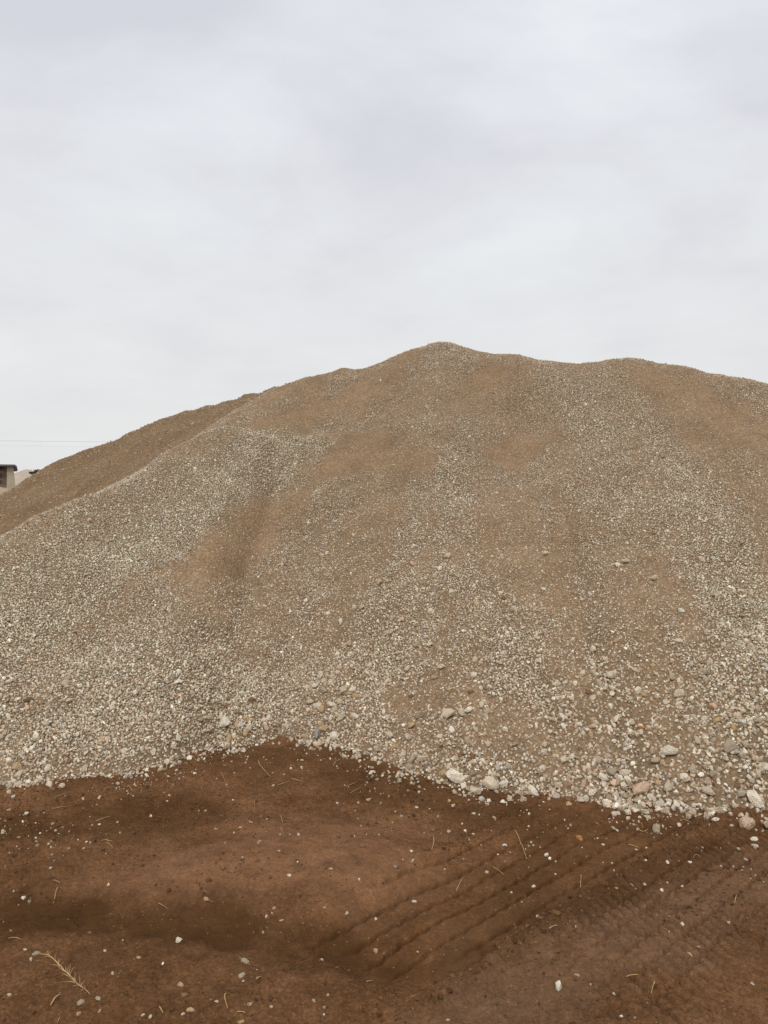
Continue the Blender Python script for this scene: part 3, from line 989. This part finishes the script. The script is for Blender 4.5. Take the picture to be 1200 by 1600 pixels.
DEF = [(262, 1212, 8), (304, 1207, 7), (210, 1224, 7), (276, 1202, 7), (251, 1191, 7), (369, 1173, 8), (427, 1226, 6), (444, 1209, 6), (321, 1265, 7), (417, 1279, 7), (14, 1264, 8), (41, 1269, 9), (4, 1300, 8), (56, 1308, 7), (87, 1296, 7), (337, 1294, 7), (366, 1300, 7), (375, 1291, 7), (436, 1328, 8), (379, 1338, 7),
       (416, 1430, 8), (425, 1426, 7), (440, 1436, 8), (411, 1454, 8), (140, 1455, 9), (192, 1468, 6), (164, 1484, 7), (216, 1494, 9), (39, 1482, 8), (380, 1532, 6), (123, 1582, 10), (156, 1578, 9), (153, 1558, 11), (224, 1584, 9), (235, 1586, 9), (390, 1565, 9), (377, 1595, 10), (339, 1562, 8), (330, 1561, 7), (424, 1571, 8), (46, 1407, 8), (15, 1552, 9),
       (517, 1356, 7), (561, 1373, 7), (627, 1273, 8), (651, 1260, 7), (507, 1417, 7), (653, 1486, 6), (683, 1349, 5), (512, 1553, 7), (490, 1562, 9), (506, 1573, 8), (503, 1498, 7), (700, 1592, 8), (438, 1303, 6), (453, 1303, 6), (542, 1424, 8), (527, 1253, 7), (702, 1249, 9), (638, 1234, 8), (655, 1228, 9), (647, 1223, 6), (740, 1270, 7), (767, 1297, 5), (486, 1169, 7), (472, 1186, 7), (416, 1186, 6), (599, 1207, 8), (543, 1204, 6),
       (1043, 1346, 9), (1002, 1431, 6), (1126, 1352, 7), (1165, 1340, 9), (1143, 1289, 9), (1154, 1324, 9), (1118, 1282, 11), (1078, 1346, 7), (1098, 1323, 6), (964, 1387, 7), (1066, 1383, 6), (923, 1537, 6), (1139, 1440, 7), (1092, 1478, 7), (992, 1589, 7), (953, 1276, 11), (958, 1292, 9), (964, 1296, 7), (942, 1318, 7), (994, 1326, 6), (840, 1430, 8), (1043, 1378, 6), (993, 1390, 5)]
NOUN = {'white': 'white', 'pale': 'pale', 'tan': 'tan', 'grey': 'grey', 'pink': 'pinkish', 'brown': 'dull brown'}


def where(px, py):
    if py < 1330 and px < 330: return 'on the dirt below the left-hand toe'
    if py < 1290 and px < 690: return 'in the damp notch of the toe'
    if py < 1360 and px >= 690 and px < 900: return 'between the toe and the tyre grooves'
    if py < 1400 and px >= 900: return 'on the dirt below the right-hand toe'
    if py < 1440 and px < 690: return 'on the reddish hump'
    if px < 250: return 'on the dirt around the dry grass sprig'
    if px < 560: return 'near the bottom, left of centre'
    if px < 880: return 'in the tyre rut'
    return 'on the crust at lower right'


for (px, py, sz) in DEF:
    c = rr.choice(['white', 'pale', 'pale', 'white', 'tan', 'grey'] if py < 1400 else ['pale', 'tan', 'brown', 'grey', 'pale'])
    size = 'tiny' if sz < 7 else ('small' if sz < 9 else 'thumb-sized')
    GST.append((px, py, sz, c, '%s %s pebble %s' % (size, NOUN[c], where(px, py))))
for i, (px, py, sz, c, lab) in enumerate(GST):
    gp = ground_at(px, py + sz * 0.25)
    rad = sz * gp[1] / FPX / 2 * (0.85 if sz < 10 else 0.95)
    me = HERO[i % len(HERO)] if sz >= 12 else ROCKS[i % len(ROCKS)]
    nm = 'rock' if sz > 20 else ('stone' if sz >= 12 else 'pebble')
    if 'clod' in lab: nm = 'dirt_clod'
    o = stone(nm, me, gp, rad, c, rr.uniform(1.0, 1.4), None, None, 0.32 if sz < 20 else 0.08)
    tag(o, lab, 'clod' if nm == 'dirt_clod' else nm, 'loose stones on the dirt')


# ------------------------------------------------------------------ straw and the dry sprig
def tube(bm, pts, rads, sides=5):
    rings = []
    for i, p_ in enumerate(pts):
        d = (pts[min(i + 1, len(pts) - 1)] - pts[max(i - 1, 0)]).normalized()
        a = d.cross(Vector((0, 0, 1)))
        a = a.normalized() if a.length > 1e-4 else Vector((1, 0, 0))
        b_ = d.cross(a)
        rings.append([bm.verts.new(p_ + (a * math.cos(2 * PI * k / sides) + b_ * math.sin(2 * PI * k / sides)) * rads[i]) for k in range(sides)])
    for r0, r1 in zip(rings[:-1], rings[1:]):
        for k in range(sides):
            bm.faces.new((r0[k], r0[(k + 1) % sides], r1[(k + 1) % sides], r1[k]))
    bm.faces.new(rings[0][::-1]); bm.faces.new(rings[-1])


def mesh_from(bm, name, mat, origin):
    me = bpy.data.meshes.new(name)
    bmesh.ops.translate(bm, verts=bm.verts, vec=-Vector(origin))
    bm.to_mesh(me); bm.free()
    for p_ in me.polygons: p_.use_smooth = True
    me.materials.append(mat)
    return me


def curve_pts(pix, n, lift, arch):
    g = [Vector(ground_at(*p_)) for p_ in pix]
    out = []
    for i in range(n):
        u = i / (n - 1) * (len(g) - 1)
        k = min(int(u), len(g) - 2)
        f = u - k
        if len(g) > 2:
            a_, b_, c_, d_ = g[max(k - 1, 0)], g[k], g[k + 1], g[min(k + 2, len(g) - 1)]
            q = 0.5 * ((2 * b_) + (c_ - a_) * f + (2 * a_ - 5 * b_ + 4 * c_ - d_) * f * f + (3 * b_ - a_ - 3 * c_ + d_) * f ** 3)
        else:
            q = g[k].lerp(g[k + 1], f)
        q.z = max(q.z, gz(q.x, q.y)) + lift + arch * math.sin(PI * i / (n - 1))
        out.append(q)
    return out


STRAW = [([(805, 1298), (813, 1317), (818, 1330), (823, 1343)], 'long curved straw right of centre above the tyre grooves'),
         ([(404, 1188), (407, 1199), (422, 1214)], 'long bent straw in the damp notch of the toe'),
         ([(677, 1307), (678, 1318), (675, 1328)], 'upright pale straw above the upper end of the tyre grooves'),
         ([(908, 1368), (907, 1388)], 'upright straw in the dirt right of the tyre grooves'),
         ([(858, 1452), (872, 1448)], 'thick pale straw stub lying at the edge of the deep rut'),
         ([(90, 1387), (84, 1411)], 'straw at the left with its side twig, standing away from the sprig'),
         ([(354, 1554), (351, 1565), (356, 1577)], 'curved brown straw near the bottom edge, left of centre'),
         ([(79, 1572), (88, 1561), (96, 1555)], 'crooked tan straw just below the dry sprig'),
         ([(997, 1297), (1005, 1300), (1014, 1296)], 'yellow curved straw left of the fist-sized grey rock'),
         ([(1067, 1289), (1081, 1287)], 'straw pointing right from the white pebble by the grey rock')]
SHORT = [[(82, 1376), (94, 1381)], [(150, 1284), (174, 1276)], [(167, 1317), (176, 1325)], [(158, 1314), (176, 1315)], [(13, 1467), (34, 1469)], [(371, 1582), (384, 1584)], [(401, 1531), (409, 1527)], [(90, 1599), (95, 1591)], [(249, 1574), (255, 1584)], [(81, 1265), (105, 1262)], [(84, 1248), (105, 1240)], [(397, 1250), (398, 1265)], [(247, 1412), (262, 1421)],
         [(713, 1393), (723, 1372)], [(770, 1355), (788, 1368)], [(438, 1293), (443, 1305)], [(573, 1535), (583, 1533)], [(400, 1529), (408, 1528)], [(978, 1527), (997, 1524)], [(1023, 1535), (1018, 1550)], [(1148, 1412), (1152, 1404)], [(1002, 1286), (1004, 1295)], [(982, 1320), (997, 1325)], [(1080, 1339), (1095, 1342)],
         [(540, 1230), (558, 1223)], [(547, 1240), (565, 1230)], [(753, 1248), (767, 1255)], [(455, 1217), (472, 1222)], [(433, 1228), (452, 1222)], [(520, 1197), (530, 1187)], [(690, 1231), (703, 1233)], [(200, 1228), (207, 1236)], [(163, 1232), (176, 1230)], [(272, 1192), (288, 1184)], [(438, 1275), (442, 1286)], [(915, 1341), (922, 1336)], [(984, 1382), (990, 1396)], [(345, 1207), (352, 1222)]]
for pix, lab in STRAW + [(s_, None) for s_ in SHORT]:
    bm = bmesh.new()
    P = curve_pts(pix, 9 if lab else 6, 0.0025, 0.006 if lab else rr.uniform(0.001, 0.005))
    rad = rr.uniform(0.0016, 0.0024) if lab else rr.uniform(0.0011, 0.0018)
    tube(bm, P, [rad * (1 - 0.5 * i / len(P)) for i in range(len(P))])
    o = add('straw', mesh_from(bm, 'straw', M_STRAW, P[0]))
    o.location = P[0]
    tag(o, lab or ('short straw ' + where(*pix[0])), 'straw', 'straw bits on the dirt')

sp = [(62, 1494), (74, 1497), (86, 1508), (98, 1522), (112, 1536), (126, 1547), (141, 1556)]
P = curve_pts(sp, 20, 0.006, 0.012)
sprig = empty('grass_sprig', P[10])
tag(sprig, 'dry straw-coloured grass sprig with side bristles lying on dirt at lower left', 'dry grass')
bm = bmesh.new()
tube(bm, [q + Vector((rr.uniform(-.002, .002), rr.uniform(-.002, .002), 0)) for q in P], [0.0010 + 0.0011 * math.sin(PI * min(1, i / 17)) for i in range(20)], 6)
under(add('stem', mesh_from(bm, 'stem', M_STRAW, (0, 0, 0))), sprig)
for k in range(34):
    f_ = rr.uniform(2.5, 17.5)
    i = int(f_)
    base_ = P[i].lerp(P[i + 1], f_ - i)
    sgn = rr.choice((-1, 1))
    d = (P[i + 1] - P[i - 1]).normalized()
    side = d.cross(Vector((0, 0, 1))).normalized() * sgn
    ln = rr.uniform(0.010, 0.050) * (1.15 if 8 < i < 15 else 0.7)
    tip = base_ + (side * rr.uniform(0.15, 0.9) - d * rr.uniform(0.3, 1.2)).normalized() * ln + Vector((0, 0, rr.uniform(-0.004, 0.014)))
    mid = (base_ + tip) / 2 + Vector((rr.uniform(-.004, .004), rr.uniform(-.004, .004), 0.003))
    bm = bmesh.new()
    tube(bm, [base_, mid, tip], [rr.uniform(0.0007, 0.0012), 0.0007, 0.0003], 4)
    under(add('bristle', mesh_from(bm, 'bristle', M_STRAW, (0, 0, 0))), sprig)


# tell look-alikes apart by their order across the view
ORD = ['', 'second', 'third', 'fourth', 'fifth', 'sixth', 'seventh', 'eighth', 'ninth', 'tenth']
CNT = ['', '', 'two', 'three', 'four', 'five', 'six', 'seven', 'eight', 'nine', 'ten']
alike = {}
for o in list(COL.objects):
    if o.parent is None and o.get('group') in ('loose stones on the dirt', 'straw bits on the dirt'):
        alike.setdefault(o['label'], []).append(o)
for lab, os_ in alike.items():
    if 1 < len(os_) <= 10:
        os_.sort(key=lambda q: q.location.x / q.location.y)
        for k, o in enumerate(os_):
            w_ = 'leftmost' if k == 0 else ('rightmost' if k == len(os_) - 1 else ORD[k] + ' from left')
            o['label'] = '%s, %s of %s' % (lab, w_, CNT[len(os_)])


# ------------------------------------------------------------------ far left: mounds, plant and wires
def mound(name, cx, cy, rx, ry, h_, mat, label, seed):
    n_ = 60
    u = np.linspace(-1.15, 1.15, n_)
    U, V = np.meshgrid(u, u)
    R = np.hypot(U, V)
    z = h_ * np.clip(1 - R, -0.1, 1) * (1 - 0.15 * np.clip(1 - R, 0, 1)) + 0.05 * h_ * NZ[seed].fbm(U, V, 2.5, 4)
    v = np.stack([U * rx, V * ry, z], -1).reshape(-1, 3)
    ix = np.arange(n_ * n_).reshape(n_, n_)
    q = np.stack([ix[:-1, :-1], ix[:-1, 1:], ix[1:, 1:], ix[1:, :-1]], -1).reshape(-1, 4)
    o = add(name, new_mesh(name, v, q), mat)
    o.location = (cx, cy, 0)
    return tag(o, label, 'mound')


M_TAN = make_plain('tan_sand', (0.36, 0.265, 0.185), 0.95, 0.2, 1.2)
M_TAN2 = make_plain('grey_sand', (0.40, 0.335, 0.275), 0.95, 0.15, 0.8)
M_CONC = make_plain('weathered_concrete', (0.46, 0.40, 0.30), 0.9, 0.18, 1.5)
M_DARK = make_plain('purple_grey_sheet', (0.150, 0.130, 0.150), 0.7, 0.2, 2)
M_STEEL = make_plain('dark_steel', (0.045, 0.043, 0.042), 0.6, 0.3, 2)
M_GREY = make_plain('grey_steel', (0.24, 0.235, 0.21), 0.6, 0.25, 2)
M_WIRE = make_plain('wire', (0.50, 0.50, 0.50), 0.5, 0.05, 2)
M_LEAF = make_plain('far_leaf', (0.075, 0.085, 0.05), 0.9, 0.4, 3)

a = pt(-20, 748, 32)
mound('sand_mound', a[0] - 0.8, 32, 6.5, 5, 2.45, M_TAN, 'pale tan sand mound in front of the plant building at the left edge', 3)
a = pt(42, 735, 66)
mound('sand_mound', a[0], 66, 7.5, 6, a[2] + 0.75, M_TAN2, 'far greyish sand mound between the plant building and the feed hopper', 5)


def box(bm, x0, x1, y0, y1, z0, z1):
    vs = [bm.verts.new(c) for c in [(x0, y0, z0), (x1, y0, z0), (x1, y1, z0), (x0, y1, z0), (x0, y0, z1), (x1, y0, z1), (x1, y1, z1), (x0, y1, z1)]]
    for f in ((0, 3, 2, 1), (4, 5, 6, 7), (0, 1, 5, 4), (1, 2, 6, 5), (2, 3, 7, 6), (3, 0, 4, 7)):
        bm.faces.new([vs[i] for i in f])
    return vs


def boxpart(name, b, mat, parent, taper=None):
    bm = bmesh.new()
    vs = box(bm, *b)
    if taper:
        for i in (4, 5, 6, 7):
            vs[i].co.x += taper[0] if i in (4, 7) else taper[1]
    me = bpy.data.meshes.new(name)
    bm.to_mesh(me); bm.free()
    me.materials.append(mat)
    o = bpy.data.objects.new(name, me)
    COL.objects.link(o)
    o.parent = parent
    return o


DB = 55.0
u = DB / FPX
xl = pt(-3, 740, DB)[0]
bld = empty('plant_building', (xl, DB, 0))
bld.rotation_euler.z = math.atan2(-xl, DB)
u *= 0.89
tag(bld, 'weathered tan plant building with dark banded wall and overhanging dark roof at the left edge', 'building')
zz = lambda py: pt(0, py, DB)[2]
boxpart('wall', (-5.0, 14 * u, 0.3, 5, 0, zz(729)), M_CONC, bld)
for (y0, y1) in ((734.5, 728.5), (745, 740), (754, 750.5)):
    boxpart('wall_band', (-5.0, 5 * u, 0.0, 0.302, zz(y0), zz(y1)), M_DARK, bld)
boxpart('buttress', (12 * u, 30 * u, -0.6, 3.0, 0, zz(729)), M_CONC, bld, (2 * u, -6 * u))
boxpart('roof', (-5.3, 27 * u, -0.9, 5.3, zz(728.8), zz(726)), M_DARK, bld)
boxpart('roof_overhang', (23 * u, 31 * u, -0.5, 4.2, zz(734.5), zz(727.2)), M_DARK, bld, (0, -2 * u))

DH = 52.0
u = DH / FPX
xh = pt(54, 740, DH)[0]
hop = empty('feed_hopper', (xh, DH, 0))
hop.rotation_euler.z = math.atan2(-xh, DH)
u *= 0.89
tag(hop, 'dark steel feed hopper with wide rim just above the brown bank at far left', 'hopper')
zz = lambda py: pt(54, py, DH)[2]
boxpart('rim', (-9 * u, 9 * u, -0.5, 0.5, zz(740), zz(737.2)), M_STEEL, hop)
bm = bmesh.new()
vs = box(bm, -3 * u, 3 * u, -0.2, 0.2, zz(748), zz(740))
for i in (4, 7): vs[i].co.x = -5 * u
for i in (5, 6): vs[i].co.x = 8 * u
me = bpy.data.meshes.new('bin'); bm.to_mesh(me); bm.free(); me.materials.append(M_GREY)
o = bpy.data.objects.new('bin', me); COL.objects.link(o); o.parent = hop
boxpart('chute', (-4.0 * u, 0.5 * u, -0.42, -0.21, zz(746), zz(740.1)), M_GREY, hop)
for sx in (-1, 1):
    for sy in (-1, 1):
        boxpart('leg', (sx * 2.4 * u - 0.05, sx * 2.4 * u + 0.05, sy * 0.14 - 0.05, sy * 0.14 + 0.05, 0, zz(747)), M_STEEL, hop)


def shrub(px, py, d, h_, wd, label, seed):
    a_ = pt(px, py, d)
    root = empty('shrub', (a_[0], d, a_[2] - h_))
    tag(root, label, 'shrub')
    r_ = random.Random(seed)
    bm = bmesh.new()
    for k in range(3):
        tube(bm, [Vector((0, 0, -0.8)), Vector((r_.uniform(-.1, .1) * wd, 0, h_ * 0.3)), Vector((r_.uniform(-.4, .4) * wd, r_.uniform(-.3, .3) * wd, h_ * 0.8))], [0.05, 0.04, 0.015], 5)
    me = bpy.data.meshes.new('trunk'); bm.to_mesh(me); bm.free(); me.materials.append(M_STEEL)
    o_ = bpy.data.objects.new('trunk', me); COL.objects.link(o_); o_.parent = root
    bm = bmesh.new()
    for k in range(320):
        c_ = Vector((r_.gauss(0, 0.33) * wd, r_.gauss(0, 0.3) * wd, h_ * (0.45 + 0.55 * r_.random() * (1 - 0.3 * r_.random()))))
        ax_ = Vector((r_.gauss(0, 1), r_.gauss(0, 1), r_.gauss(0, 1))).normalized() * 0.07
        bx_ = ax_.orthogonal().normalized() * 0.05
        bm.faces.new([bm.verts.new(c_ - ax_), bm.verts.new(c_ + bx_), bm.verts.new(c_ + ax_), bm.verts.new(c_ - bx_)])
    me = bpy.data.meshes.new('crown'); bm.to_mesh(me); bm.free(); me.materials.append(M_LEAF)
    o_ = bpy.data.objects.new('crown', me); COL.objects.link(o_); o_.parent = root


shrub(60, 733.5, 64, 0.8, 0.55, 'small dark shrub on the skyline directly above the feed hopper rim', 4)

for k, (py, lab) in enumerate([(686, 'upper of two thin power lines crossing the sky at far left'), (693.5, 'lower and fainter of two thin power lines at far left')]):
    bm = bmesh.new()
    D = 70.0
    a_, b_ = Vector(pt(-500, py - 8, D)), Vector(pt(700, py + 4, D))
    pts_ = [a_.lerp(b_, i / 24) - Vector((0, 0, 0.35 * math.sin(PI * i / 24))) for i in range(25)]
    tube(bm, pts_, [0.013 if k == 0 else 0.006] * 25, 6)
    o = add('power_line', mesh_from(bm, 'power_line', M_WIRE, a_))
    o.location = a_
    tag(o, lab, 'power line', 'power lines at far left')

print('tris', sum(len(m_.polygons) * 2 for m_ in bpy.data.meshes), 'objects', len(bpy.data.objects))
